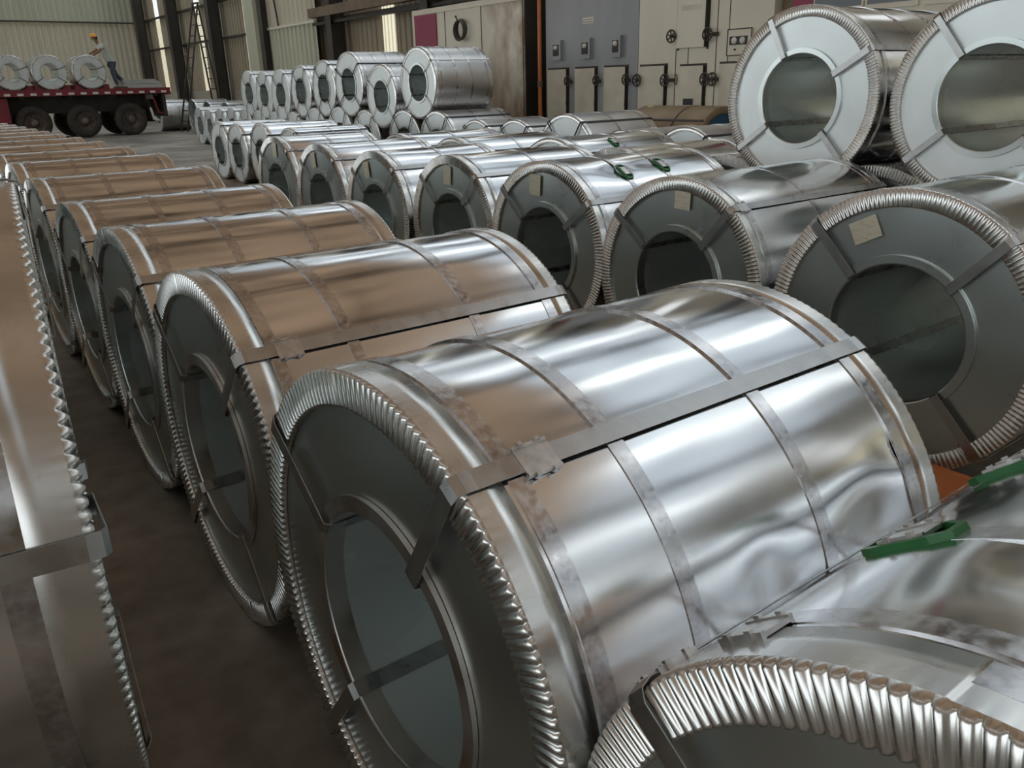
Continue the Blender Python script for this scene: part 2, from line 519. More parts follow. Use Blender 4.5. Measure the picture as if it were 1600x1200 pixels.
def strap_mesh(half=0.0165, lift=0.0045, th=0.0016):
    """lengthwise strap looped over the rim and back through the bore, at the top (rotated about the axis later)"""
    path = [(0.5, 0.2445), (0.02, 0.2445), (-0.006, 0.246), (-0.016, 0.252), (-0.0165, 0.30), (-0.019, 0.44), (-0.020, 0.49), (-0.014, 0.504), (0.0, 0.5095), (0.02, 0.5085),
            (0.07, 0.504+lift), (0.5, 0.502+lift), (0.93, 0.504+lift), (0.98, 0.5085), (1.0, 0.5095), (1.014, 0.504), (1.020, 0.49), (1.019, 0.44), (1.0165, 0.30), (1.016, 0.252), (1.006, 0.246), (0.98, 0.2445)]
    m = len(path)
    vs = []
    for i, (x, r) in enumerate(path):
        a, b = path[i-1], path[(i+1) % m]
        d = Vector((b[0]-a[0], b[1]-a[1])).normalized()
        nn = Vector((-d.y, d.x))
        for (u, h) in ((-half, 0), (half, 0), (half, th), (-half, th)):
            vs.append((x+nn.x*h, u, r+nn.y*h))
    fs = []
    for i in range(m):
        j = (i+1) % m
        for k in range(4):
            fs.append((i*4+k, i*4+(k+1) % 4, j*4+(k+1) % 4, j*4+k))
    return MB().add(vs, fs).mesh('strap')

def band_mesh(half, n, lift=0.0042):
    return MB().lathe([(-half, 0.499), (-half, 0.5+lift), (half, 0.5+lift), (half, 0.499)], n, sharp=True).mesh('band')

def on_cyl(pts, r0=0.5):
    """(x, arc, height) -> wrapped round the top of the unit coil"""
    return [(x, (r0+h)*math.sin(u/r0), (r0+h)*math.cos(u/r0)) for (x, u, h) in pts]

def slab(mb, x0, x1, u0, u1, h0, h1, nu=3, r0=0.5):
    for i in range(nu):
        a, b = u0+(u1-u0)*i/nu, u0+(u1-u0)*(i+1)/nu
        P = on_cyl([(x, u, h) for x in (x0, x1) for u in (a, b) for h in (h0, h1)], r0)
        mb.add(P, [(0, 1, 3, 2), (4, 6, 7, 5), (0, 4, 5, 1), (2, 3, 7, 6), (0, 2, 6, 4), (1, 5, 7, 3)])

def seal_mesh(along_x=True):
    """folded crimp seal: plate, two rolled edges, crimp notches"""
    mb = MB()
    L, Wd = 0.031, 0.023
    if along_x:
        slab(mb, -L, L, -Wd, Wd, 0.006, 0.0115)
        for s in (-1, 1):
            slab(mb, -L, L, s*Wd-0.003, s*Wd+0.003, 0.004, 0.0135, 1)
        for x in (-0.016, 0.016):
            for s in (-1, 1):
                slab(mb, x-0.004, x+0.004, s*(Wd+0.003)-0.003, s*(Wd+0.003)+0.003, 0.005, 0.017, 1)
    else:
        slab(mb, -Wd, Wd, -L, L, 0.006, 0.0115)
        for s in (-1, 1):
            slab(mb, s*Wd-0.003, s*Wd+0.003, -L, L, 0.004, 0.0135)
        for u in (-0.016, 0.016):
            for s in (-1, 1):
                slab(mb, s*(Wd+0.003)-0.003, s*(Wd+0.003)+0.003, u-0.004, u+0.004, 0.005, 0.017, 1)
    return mb.mesh('strap_seal')

def pad_mesh():
    """green plastic pad: long eight-sided frame with an upstanding rim, the seal sits inside"""
    mb = MB()
    outer = [(-0.018, -0.064), (0.018, -0.064), (0.033, -0.040), (0.033, 0.040), (0.018, 0.064), (-0.018, 0.064), (-0.033, 0.040), (-0.033, -0.040)]
    inner = [(x*0.72, u*0.82) for x, u in outer]
    n = 8
    P = on_cyl([(x, u, 0.0015) for x, u in outer]+[(x*0.96, u*0.97, 0.013) for x, u in outer]+[(x, u, 0.013) for x, u in inner]+[(x, u, 0.006) for x, u in inner])
    fs = []
    for k in range(n):
        j = (k+1) % n
        for a in range(3):
            fs.append((a*n+k, a*n+j, (a+1)*n+j, (a+1)*n+k))
    fs.append(tuple(range(3*n, 4*n)))
    mb.add(P, fs)
    return mb.mesh('seal_pad')

def label_mesh(wd, hg, rot):
    c, s = math.cos(rot), math.sin(rot)
    P = []
    for x in (0.0, -0.002):
        for (a, b) in ((-1, -1), (1, -1), (1, 1), (-1, 1)):
            P.append((x-0.0005*a*b, (a*wd*c-b*hg*s)/2, (a*wd*s+b*hg*c)/2))
    return MB().add(P, [(0, 1, 2, 3), (4, 5, 6, 7), (0, 1, 5, 4), (1, 2, 6, 5), (2, 3, 7, 6), (3, 0, 4, 7)]).mesh('paper_label')

def coil(label, x, y, z, R, W, group, style='ribbed', level=1, straps=(50, 140, -130, -45), bands=(0.085, 0.34, 0.66, 0.915), band_half=0.0165,
         seed=1, dents=(), amp=0.0012, paper=None, pads=(), seals=(), wrap='wrap', seam=None, rotz=0, face=None, strap_mat=None, strap_half=None, amber=None):
    """level 2: near and detailed, 1: middle distance, 0: far away"""
    root = thing('steel_coil', label, 'coil', (x, y, z-R), rotz, group)
    k = R/0.5
    n = (48, 96, 192)[level]
    C3 = (W, k, k)
    def put(name, me, m, parent=root, loc=(0, 0, 0), scale=C3, rx=0):
        if not me.materials:
            me.materials.append(M[m])
        o = link(name, me)
        if o.data.materials[0] != M[m]:
            o.material_slots[0].link = 'OBJECT'
            o.material_slots[0].material = M[m]
        o.parent = parent
        o.location = (loc[0], loc[1], loc[2]+(R if parent is root else 0))
        o.scale = scale
        o.rotation_euler = (rx, 0, 0)
        return o
    sm = seam if seam is not None else (straps[0]-2.5 if straps else 50)
    if level == 2 or dents:
        wm = wrap_mesh(seed, n, dents, amp, sm)
    else:
        wm = cached(('wrap', n, seed % 3), lambda: wrap_mesh(seed % 3, n, (), amp, 47))
    put('wrap', wm, wrap)
    ribbed = style == 'ribbed'
    fm = face or ('face' if ribbed else 'white_end')
    rin = 0.4435 if ribbed else 0.458
    for far in (False, True):
        xx = 0.996 if far else 0.004
        put('end_sheet', cached(('face', n, far, rin), lambda: MB().lathe([(xx, 0.2475), (xx, 0.36), (xx, 0.496)], n).mesh('end_sheet')), fm)
        if ribbed:
            per = (2, 4, 6)[level]
            put('edge_protector', cached(('ring', per, far), lambda: ring_mesh(176, per, far)), 'ring')
        else:
            put('edge_protector', cached(('sring', n, far), lambda: smooth_ring_mesh(n, far)), 'ring' if level else fm)
        if level:
            put('bore_collar', cached(('collar', n, far), lambda: collar_mesh(n, far)), 'collar' if (amber and not far) else 'face')
    put('bore', cached(('bore', n), lambda: MB().lathe([(0.003, 0.2475), (0.5, 0.2475), (0.997, 0.2475)], n).mesh('bore')), 'bore')
    for b in bands:
        b, bh = b if isinstance(b, tuple) else (b, band_half)
        put('band', cached(('band', n, bh), lambda: band_mesh(bh, n)), 'band', loc=(b*W, 0, 0), scale=(1, k, k))
    smat = strap_mat or ('strap' if ribbed else 'strap_dark')
    sh = strap_half or (0.0165 if ribbed else 0.011)
    made = []
    for a in straps:
        made.append(put('strap', cached(('strap', sh), lambda: strap_mesh(sh)), smat, rx=T(90-a)))
    for (sx, a, along) in seals:
        put('strap_seal', cached(('seal', along), lambda: seal_mesh(along)), 'seal', loc=(sx*W, 0, 0), scale=(k, k, k), rx=T(90-a))
    for (sx, a) in pads:
        p = put('seal_pad', cached('pad', pad_mesh), 'green', loc=(sx*W, 0, 0), scale=(k, k, k), rx=T(90-a))
        s = put('strap_seal', cached(('seal', False), lambda: seal_mesh(False)), 'seal', parent=p, loc=(0, 0, 0), scale=(0.95, 1, 1.006))
    if paper:
        a, rr, rot, wd, hg = paper
        o = put('paper_label', label_mesh(wd, hg, T(rot)), 'label', loc=(-0.006, 0, 0), scale=(1, 1, 1))
        o.location = (-0.006, -rr*R*math.cos(T(a)), R+rr*R*math.sin(T(a)))
        o['label'] = 'pale paper label stuck on the coil end'
    return root

ORD = ['first', 'second', 'third', 'fourth', 'fifth', 'sixth', 'seventh', 'eighth', 'ninth', 'tenth', 'eleventh', 'twelfth', 'thirteenth', 'fourteenth', 'fifteenth']

# ---- front row beside the dark aisle
GA = 'brown-reflecting coils in the front row'
coil('nearest coil at the bottom right corner, dented silver sheet with two green seal pads', 0.565, 0.106, 0.511, 0.511, 1.20, GA, level=2, straps=(143, 40, -40, -135), bands=((0.045, 0.020), (0.088, 0.018), (0.295, 0.021), (0.60, 0.021), 0.93),
     seed=3, amp=0.003, dents=((0.22, 100, 0.05, 0.09, 0.012), (0.55, 118, 0.10, 0.05, 0.006), (0.42, 105, 0.05, 0.14, 0.006), (0.75, 112, 0.08, 0.10, 0.008), (0.47, 128, 0.05, 0.06, 0.006)),
     pads=((0.295, 126), (0.60, 131)), seals=((0.055, 128, False), (0.035, 143.5, True)), seam=141)
coil('large coil in the centre foreground with its dark ribbed end facing the aisle', 0.540, 1.132, 0.514, 0.514, 0.984, GA, level=2, straps=(57.5, 142, -127, -40), bands=(0.087, 0.285, 0.63, 0.925),
     seed=5, amp=0.0016, dents=((0.47, 22, 0.05, 0.05, 0.008), (0.80, 22, 0.10, 0.05, 0.012), (0.62, 12, 0.10, 0.04, 0.008), (0.9, 33, 0.06, 0.03, 0.005)), seals=((0.135, 57.5, True),), amber=True)
coil('second full coil along the aisle, brown-tinted with a crimp seal on its strap', 0.577, 2.199, 0.510, 0.510, 0.982, GA, level=2, straps=(46, 137, -134, -48), bands=(0.08, 0.285, 0.665, 0.93), seed=8, amp=0.0014, seals=((0.115, 46, True),), amber=True)
coil('third full coil along the aisle, golden-brown top, behind the one with a crimp seal', 0.609, 3.252, 0.506, 0.506, 0.987, GA, level=2, straps=(47, 138, -132, -47), bands=(0.10, 0.36, 0.66, 0.92), seed=9)
yA = [4.323, 5.425, 6.55, 7.65, 8.76, 9.86, 10.96, 12.06, 13.16, 14.28, 15.4, 16.6]
for i, y in enumerate(yA):
    R = 0.500 if i == 0 else 0.515 if i == 1 else 0.525
    nm = ORD[i+3]
    coil('%s full coil along the aisle counting from the camera, brown-tinted top' % nm, 0.64+0.018*i+(0.02 if i > 1 else 0), y, R, R, 0.985, GA, level=1 if i < 5 else 0, straps=(48, 139, -132, -46), bands=(0.10, 0.36, 0.66, 0.92), seed=i)

# ---- middle row: dark ends carrying paper labels
GB = 'dark-ended coils of the middle row'
B = [(2.930, 1.504, 0.541, 1.25, (134, 48, -45, -140), (113, 0.76, -27, 0.115, 0.085)),
     (3.030, 2.703, 0.516, 1.25, (142, 50, -45, -135), (85, 0.80, 2, 0.098, 0.085)),
     (3.072, 3.784, 0.521, 1.22, (138, 38, -45, -135), (100, 0.75, 4, 0.10, 0.12)),
     (3.122, 4.872, 0.510, 1.12, (136, 50, -45, -135), (93, 0.74, 4, 0.09, 0.125)),
     (3.100, 5.940, 0.500, 1.02, (136, 50, -45, -135), (108, 0.74, -8, 0.09, 0.125)),
     (3.110, 7.000, 0.507, 1.02, (136, 50, -45, -135), (104, 0.74, -6, 0.09, 0.13)),
     (3.200, 8.230, 0.515, 1.02, (136, 50, -45, -135), (88, 0.76, 0, 0.10, 0.14))]
BL = ['large dark-ended coil at the right edge with a tilted paper label',
      'dark-ended coil with an upright paper label, second from the right in its row',
      'dark-ended coil with two green seal pads and a curling paper label on its end',
      'dark-ended coil with label and blue-grey bore, left of the coil with two green pads',
      'dark-ended coil with a small tilted label, fifth from the right in its row',
      'dark-ended coil with label, sixth from the right in the middle row',
      'farthest dark-ended labelled coil of the middle row, next to the open floor']
for i, (x, y, R, W, st, pp) in enumerate(B):
    coil(BL[i], x, y, R, R, W, GB, level=2 if i < 3 else 1, straps=st, bands=((0.06, 0.45, 0.93), (0.06, 0.46, 0.94), (0.06, 0.32, 0.59, 0.94), (0.07, 0.5, 0.93), (0.07, 0.5, 0.93), (0.07, 0.5, 0.93), (0.07, 0.5, 0.93))[i],
         seed=20+i, amp=0.002 if i < 3 else 0.0012, paper=pp, pads=((0.325, 59), (0.60, 62)) if i == 2 else ((0.22, 128),) if i == 4 else (),
         dents=(((0.3, 62, 0.10, 0.07, 0.010), (0.55, 66, 0.12, 0.05, 0.007)) if i == 2 else ((0.75, 80, 0.16, 0.08, 0.006),) if i == 1 else ((0.5, 95, 0.2, 0.1, 0.006),) if i == 0 else ()),
         seals=((0.05, 50, True),) if i == 1 else ())

# ---- third row: lower coils, the pair that rides on top of it, and the white-ended ones farther along
GD = 'lower coils of the third row'
def nest(y, R, lows, pad=0.002):
    return max([zl+math.sqrt(max(0.0, (R+rl+pad)**2-(y-yl)**2)) for (yl, zl, rl) in lows if abs(y-yl) < R+rl])
D = [(4.36, 1.410, 0.494, 1.2, 'lower coil under the far right upper coil, almost hidden'),
     (4.36, 2.465, 0.500, 1.2, 'lower ribbed coil showing between the two upper right coils'),
     (4.36, 3.520, 0.500, 1.2, 'lower ribbed coil under the left one of the upper pair'),
     (4.40, 4.560, 0.500, 1.2, 'lower coil with a long silver body just behind the coil with two green pads'),
     (4.72, 5.700, 0.510, 1.25, 'pale-ended coil with a green pad in the third row, left of the upper pair'),
     (4.40, 6.800, 0.500, 1.2, 'silver lower coil behind the fifth dark-ended coil'),
     (4.42, 7.900, 0.500, 1.2, 'silver lower coil behind the sixth dark-ended coil')]
for i, (x, y, R, W, lb) in enumerate(D):
    coil(lb, x, y, R, R, W, GD, style='ribbed' if i in (0, 1, 2, 3) else 'smooth', level=1, seed=i, straps=(48, 138, -130, -45), bands=(0.08, 0.5, 0.92), pads=((0.42, 62),) if i == 4 else (),
         face='white_end' if i == 4 else None)
lowsD = [(y, R, R) for (x, y, R, W, lb) in D[:4]]
GU = 'pair of coils stacked on top at the upper right'
for (x, y, R, st, lb) in ((4.349, 2.992, 0.496, (117, 31, -143, -46), 'white-ended ribbed coil stacked on top, left one of the upper right pair'),
                          (4.370, 1.938, 0.496, (128.5, 40, -140, -45), 'white-ended ribbed coil stacked on top at the right edge of the frame')):
    coil(lb, x, y, nest(y, R, lowsD), R, 1.22, GU, level=2, straps=st, bands=(0.07, 0.36, 0.66, 0.93), seed=int(y*10), face='white_end')
GF = 'white-ended coils at the far end of the third row'
for (x, y, R, st, lb, W) in ((4.62, 11.30, 0.485, (60, 130), 'white-ended coil half hidden behind the last labelled dark coil', 1.1),
                             (4.80, 12.88, 0.498, (40, 140, -120, -60), 'white-ended coil with dark straps beside the labelled coils, third from the open floor', 1.2),
                             (4.80, 13.98, 0.482, (40, 140, -120, -60), 'narrow white-ended coil with black straps across its bore, second from the open floor', 1.2),
                             (4.84, 14.98, 0.485, (60, -120), 'white-ended coil at the open floor end of the third row', 1.2)):
    coil(lb, x, y, R, R, W, GF, style='smooth', level=1, straps=st, bands=(0.5, 0.93), seed=int(y))

# ---- back row at the furnaces: lower tier and the eight stacked on it
GE = 'lower coils of the back row'
E_ = [(6.05, 0.500), (7.05, 0.470), (8.12, 0.550), (9.25, 0.505), (10.26, 0.495), (11.42, 0.550), (12.54, 0.550), (14.08, 0.545), (15.28, 0.565), (16.55, 0.550), (17.82, 0.505), (19.04, 0.500),
      (20.19, 0.510), (21.29, 0.525), (22.44, 0.530), (23.53, 0.515), (24.70, 0.495), (25.75, 0.520)]
EL = ['pale-ended coil just left of the upper right pair', 'small pale coil tip left of the upper right pair', 'large pale-ended coil in front of the grey furnace panel',
      'pale-ended coil in front of the orange furnace pipe', 'pale-ended coil in front of the dark furnace mouth']
lowsE = [(y, R, R) for y, R in E_]
for i, (y, R) in enumerate(E_):
    lb = EL[i] if i < 5 else 'pale-ended lower coil under the upper tier, %s from the right' % ORD[i-5]
    coil(lb, 6.85+0.05*(y-6), y, R, R, 1.2, GE, style='smooth', level=1 if i < 8 else 0, straps=(55, 125, -120, -60), bands=(0.45, 0.9), seed=i, wrap='wrap_dull')
GT = 'coils of the upper tier in the back row'
T_ = [(11.95, 0.545), (13.33, 0.525), (14.68, 0.565), (15.90, 0.525), (17.18, 0.520), (18.46, 0.530), (19.60, 0.515), (20.72, 0.515)]
for i, (y, R) in enumerate(T_):
    lb = ('%s coil from the right in the long upper tier, white end with dark bore' % ORD[i]) if i < 7 else 'leftmost coil of the long upper tier, nearest the ladder'
    coil(lb, 6.85+0.05*(y-6), y, nest(y, R, lowsE), R, 1.08 if i else 1.10, GT, style='smooth', level=1 if i < 5 else 0, straps=((38, 150, -138, -42) if i < 3 else (55, 130, -125, -55)), bands=(0.10, 0.36, 0.62, 0.90),
         seed=i, strap_mat='strap' if i < 2 else None, wrap='wrap_dull')

# ---- coils under the camera at the left edge
GL = 'coils at the left edge under the camera'
ps = -0.106
coil('coil at the left edge under the camera, with ribbed rim and loose strap', 0.145-1.2*math.cos(ps), 1.477-1.2*math.sin(ps), 0.845, 0.5, 1.2, GL, level=2, straps=(13.5, 100, -75, -160), bands=(0.08, 0.5, 0.935),
     band_half=0.0165, seed=31, amp=0.003, rotz=ps, dents=((0.8, 5, 0.08, 0.06, 0.008), (0.6, 25, 0.08, 0.05, 0.008)))
for k in range(2):
    bb = thing('timber_bearer', 'timber bearer under the coil at the left edge, %s edge of the coil' % ('near the right' if k else 'near the left'), 'timber', (-0.85+0.55*k, 1.50, 0))
    MB().box(-0.08, 0.08, -0.45, 0.45, 0, 0.336).build('beam', M['timber'], bb)
    for s_ in (-1, 1):
        MB().add([(-0.08, s_*0.22, 0.342), (0.08, s_*0.22, 0.342), (0.08, s_*0.44, 0.342), (-0.08, s_*0.44, 0.342), (-0.08, s_*0.42, 0.44), (0.08, s_*0.42, 0.44)],
                 [(0, 1, 2, 3), (0, 4, 5, 1), (3, 2, 5, 4), (0, 3, 4), (1, 5, 2)]).build('wedge', M['timber'], bb)
# unseen coils, lower and upper, added left of the frame to shade the aisle
for i, y in enumerate((2.70, 3.76, 4.82, 5.88, 6.94)):
    coil('unseen lower coil added outside the left edge of the frame to shade the aisle', 0.06-1.2, y, 0.5, 0.5, 1.2, 'unseen lower coils added to shade the aisle', level=1, straps=(70, 150, -110, -20), bands=(0.08, 0.5, 0.91), seed=i)
for i, y in enumerate((3.23, 4.29, 5.35)):
    coil('unseen upper coil added outside the left edge of the frame to shade the aisle', 0.04-1.2, y, 0.5+0.852, 0.5, 1.2, 'unseen upper coils added to shade the aisle', level=1, straps=(70, 150, -110, -20), bands=(0.08, 0.5, 0.91), seed=i)
# brown wrapped coil with the blue end, lying across the rows
pc = thing('wrapped_coil', 'brown wrapped coil with a blue end and yellow tag, lying crosswise by the furnace', 'coil', (9.25, 7.50, 0), PI/2)
R = 0.56
MB().lathe([(0.0, R-0.10), (-0.006, R-0.09), (-0.006, R-0.01), (0.01, R), (0.7, R), (1.4, R)], 64, c=(0, 0, R)).build('wrap', M['kraft'], pc)
MB().lathe([(0.02, 0.2), (0.02, R-0.085)], 64, c=(0, 0, R)).build('end_sheet', M['blue'], pc)['label'] = 'blue painted coil end'
MB().lathe([(1.39, 0.2), (1.39, R-0.002)], 64, c=(0, 0, R)).build('end_sheet', M['kraft'], pc)
MB().lathe([(0.02, 0.2), (1.39, 0.2)], 48, c=(0, 0, R)).build('bore', M['kraft'], pc)
MB().lathe([(0.50, R), (0.50, R+0.004), (0.53, R+0.004), (0.53, R)], 64, c=(0, 0, R), sharp=True).build('band', M['strap_dark'], pc)
MB().bar((0.0, 0.41, R+0.385), (1.4, 0.41, R+0.385), 0.03, 0.006, (0, 0.73, 0.69)).build('strap', M['strap_dark'], pc)
tg = MB().bar((1.26, 0.10, R+0.555), (1.26, 0.36, R+0.435), 0.10, 0.004, (0, 0.5, 0.8)).build('tag', M['yellow'], pc)
tg['label'] = 'yellow paper tag'

# loose coils beyond the trailer
for (x, y, R, W, lb) in ((9.35, 36.0, 0.60, 1.15, 'silver coil lying on the floor behind the trailer tail'), (9.75, 32.7, 0.60, 1.25, 'grey coil left of the ladder foot, far across the hall'),
                         (9.85, 31.3, 0.57, 1.25, 'grey coil in front of the ladder foot, far across the hall'), (9.6, 28.6, 0.56, 1.2, 'far coil peeping out over the end of the back row, below the big wall column')):
    coil(lb, x, y, R, R, W, 'far coils by the right wall', style='smooth', level=0, straps=(55, -120), bands=(0.3, 0.6, 0.9), seed=int(y), wrap='wrap_dull', face='face')

# orange skid rail under the middle row
sk = thing('skid_rail', 'orange painted steel skid rail on the floor under the middle row', 'rail', (2.62, 0.86, 0))
MB().box(0, 0.16, -0.40, 0.40, 0, 0.012).build('base_flange', M['orange'], sk)
mb = MB()
mb.add([(0.0, -0.40, 0.012), (0.16, -0.40, 0.012), (0.16, -0.40, 0.15), (0.13, -0.40, 0.15), (0.0, 0.40, 0.012), (0.16, 0.40, 0.012), (0.16, 0.40, 0.15), (0.13, 0.40, 0.15)],
       [(0, 1, 2, 3), (7, 6, 5, 4), (0, 3, 7, 4), (3, 2, 6, 7), (2, 1, 5, 6), (1, 0, 4, 5)])
mb.build('sloped_web', M['orange'], sk)

# ------------------------------------------------------------------ furnace bank on the right (front plane x = 9.9)
FX = 9.9
cab = thing('furnace_cabinet', 'long cream cabinet with a magenta board, heat-stained brown at its right end', 'cabinet', (FX, 12.70, 0))
MB().box(0.0, 2.0, 0.0, 3.88, 0, 2.96).build('body', M['stained'], cab)
mb = MB()
mb.box(-0.03, 0.0, 0.0, 3.88, 2.88, 2.98)
mb.box(-0.03, 0.0, 3.80, 3.88, 0, 2.88)
mb.build('edge_trim', M['cream'], cab)
MB().box(-0.03, -0.005, 2.94, 3.80, 2.24, 2.87).build('colour_board', M['magenta'], cab)['label'] = 'magenta board'
for y in (0.02, 1.33, 2.62):
    MB().box(-0.006, 0.0, y, y+0.02, 0, 2.88).build('panel_joint', M['dark_steel'], cab)
hc = thing('hose_coil', 'coiled dark hose hanging on the cream cabinet', 'hose', (FX-0.03, 14.62, 2.51))
for j in range(4):
    rr = 0.17+0.012*(j % 2)
    MB().tube([(-0.035-0.028*j, rr*math.cos(2*PI*k/28)*0.95, rr*math.sin(2*PI*k/28)-0.01*j) for k in range(28)], 0.017, 7, closed=True).build('loop', M['tube'], hc)
MB().tube([(0.03, 0, 0.15), (-0.14, 0, 0.15), (-0.15, 0, 0.19)], 0.012, 6).build('hook', M['dark_steel'], hc)
MB().tube([(-0.13, 0.02, 0.17), (-0.13, 0.06, 0.24), (-0.12, 0.10, 0.22)], 0.016, 6).build('hose_end', M['tube'], hc)

def handwheel(parent, y, z, r=0.075, m='dark_steel', out=0.10):
    w_ = MB().tube([(-out, y+r*math.cos(2*PI*k/18), z+r*math.sin(2*PI*k/18)) for k in range(18)], 0.012, 6, closed=True).build('handwheel', M[m], parent)
    mb = MB()
    for a in (0.4, 1.45, 2.5):
        mb.bar((-out, y+r*math.cos(a), z+r*math.sin(a)), (-out, y-r*math.cos(a), z-r*math.sin(a)), 0.014)
    mb.tube([(0.0, y, z), (-out-0.02, y, z)], 0.016, 8)
    mb.build('spindle', M[m], w_)
    return w_

def hatch(parent, y0, y1, z0, z1, m='door_cream', proud=0.05, hinge=1):
    d = MB().box(-proud, -0.012, y0, y1, z0, z1).build('door', M[m], parent)
    f = MB()
    f.box(-0.012, 0.0, y0-0.03, y0, z0-0.03, z1+0.03).box(-0.012, 0.0, y1, y1+0.03, z0-0.03, z1+0.03).box(-0.012, 0.0, y0, y1, z1, z1+0.03)
    f.box(-proud-0.003, -0.012, y0-0.012, y0, z0, z1)
    f.build('door_gasket', M['dark_steel'], d)
    for z in (z0+0.12*(z1-z0), z0+0.55*(z1-z0)):
        MB().tube([(-proud-0.01, y0-0.02, z-0.04), (-proud-0.01, y0-0.02, z+0.04)], 0.014, 6).build('hinge', M['dark_steel'], d)
    return d

gf = thing('grey_furnace', 'grey furnace front with three switch boxes and three cream hatches', 'furnace', (FX, 9.79, 0))
MB().box(0.0, 2.0, 0.0, 2.28, 0, 3.9).build('body', M['grey_panel'], gf)
for (y0, y1) in ((1.68, 2.19), (0.95, 1.45), (0.23, 0.73)):
    hatch(gf, y0, y1, 0.45, 1.68)
for y in (1.59, 0.86, 0.17):
    handwheel(gf, y, 1.485)
    MB().bar((-0.03, y-0.04, 1.46), (-0.03, y+0.14, 1.50), 0.02, 0.03).build('latch_bar', M['dark_steel'], gf)
for (y0, y1) in ((1.79, 2.06), (1.04, 1.31), (0.32, 0.57)):
    b = MB().box(-0.07, 0, y0, y1, 1.83, 2.15).build('switch_box', M['grey_panel'], gf)
    MB().box(-0.078, -0.07, y0+0.06, y1-0.06, 1.90, 2.08).build('switch_plate', M['black'], b)
    MB().lathe([(-0.110, 0.001), (-0.110, 0.035), (-0.078, 0.04)], 16, c=(0, (y0+y1)/2-0.01, 2.03)).build('dial', M['white_paper'], b)
    MB().box(-0.072, -0.069, y0-0.006, y0+0.006, 1.83, 2.15).build('box_edge', M['black'], b)
nt_ = MB().box(-0.004, 0.0, 1.04, 1.31, 2.37, 2.47).build('notice', M['white_paper'], gf)
for i in range(2):
    MB().box(-0.006, -0.004, 1.06, 1.29, 2.395+0.035*i, 2.402+0.035*i).build('print_line', M['rust_beam'], nt_)

cf = thing('cream_furnace', 'cream furnace front with hatches, handwheels and a twin dial gauge', 'furnace', (FX, 7.30, 0))
MB().box(0.0, 2.0, 0.0, 2.478, 0, 3.9).build('body', M['cream'], cf)
for y in (1.69, 1.45, 0.93, 0.72):
    MB().box(-0.005, 0.0, y, y+0.012, 0, 3.9).build('panel_joint', M['timber'], cf)
hatch(cf, 1.11, 1.64, 1.90, 3.3, 'cream', 0.07)
plate = MB().box(-0.074, -0.070, 1.18, 1.56, 2.40, 2.47).build('name_plate', M['door_cream'], cf)
hatch(cf, 1.88, 2.40, 0.45, 1.67)
h2 = hatch(cf, 1.12, 1.57, 0.45, 1.65)
MB().box(-0.056, -0.048, 1.28, 1.47, 1.105, 1.195).build('peep_slot', M['black'], h2)
hatch(cf, 0.50, 0.82, 0.45, 1.66)
for (y, z) in ((1.72, 2.07), (1.03, 2.06), (2.38+0.03, 1.47), (1.82, 1.46), (1.04, 1.46), (0.90, 1.46)):
    handwheel(cf, y, z, 0.085)
    MB().bar((-0.03, y-0.03, z), (-0.03, y-0.14, z), 0.022, 0.05).build('clamp', M['dark_steel'], cf)
MB().tube([(-0.05, 1.66, 1.54), (-0.06, 1.62, 1.54), (-0.06, 1.60, 1.46), (-0.06, 1.62, 1.40), (-0.05, 1.66, 1.40)], 0.012, 6).build('pull_handle', M['rust_beam'], cf)
g = MB().box(-0.03, 0, 0.31, 0.73, 1.76, 2.11).build('gauge_panel', M['cream'], cf)
f = MB()
f.box(-0.034, -0.03, 0.31, 0.73, 2.095, 2.11).box(-0.034, -0.03, 0.31, 0.73, 1.76, 1.772).box(-0.034, -0.03, 0.715, 0.73, 1.76, 2.11).box(-0.034, -0.03, 0.31, 0.325, 1.76, 2.11)
f.build('panel_rim', M['black'], g)
MB().box(-0.04, -0.03, 0.38, 0.68, 1.90, 2.01).build('dial_window', M['black'], g)
for y in (0.60, 0.46):
    MB().lathe([(-0.05, 0.001), (-0.05, 0.042), (-0.04, 0.046)], 18, c=(0, y, 1.955)).build('dial', M['reflector'], g)
MB().lathe([(-0.05, 0.001), (-0.05, 0.012), (-0.03, 0.014)], 10, c=(0, 0.58, 1.84)).build('knob', M['black'], g)

mouth = thing('furnace_mouth', 'dark rusty recess between the cream cabinet and the grey furnace', 'furnace', (FX, 12.08, 0))
mb = MB()
mb.box(0.9, 1.0, 0, 0.62, 0, 3.9)
mb.build('back_plate', M['rust_beam'], mouth)
MB().box(0.02, 0.9, 0.60, 0.62, 0, 3.9).build('side_plate', M['dark_steel'], mouth)
gp = thing('gas_pipe', 'thin orange pipe standing at the left edge of the grey furnace', 'pipe', (FX-0.09, 12.14, 0))
MB().tube([(0, 0, 0), (0, 0, 3.9)], 0.035, 10).build('pipe', M['orange'], gp)
MB().tube([(0, 0, 1.40), (0, 0, 1.50)], 0.05, 8).build('pipe_clamp', M['rust_beam'], gp)

pil = MB().box(FX+0.15, FX+0.45, 7.06, 7.28, 0, 4.2).build('trim_8', M['rust_beam'])
struct(pil)
cb = thing('control_cabin', 'cream control cabin with dark windows over the upper right coils', 'cabin', (FX, 2.2, 0))
MB().box(0.03, 2.5, 0, 4.82, 0, 4.0).build('body', M['cream'], cb)
MB().box(0, 0.03, 4.52, 4.82, 1.2, 4.0).build('colour_board', M['magenta'], cb)['label'] = 'magenta board'
for (y0, y1) in ((3.86, 4.50), (3.18, 3.78), (2.45, 3.05)):
    wn = MB().box(0.0, 0.03, y0-0.03, y1+0.03, 2.20, 3.4).build('window', M['cream'], cb)
    MB().box(-0.006, 0.004, y0, y1, 2.26, 3.36).build('pane', M['glass_dark'], wn)

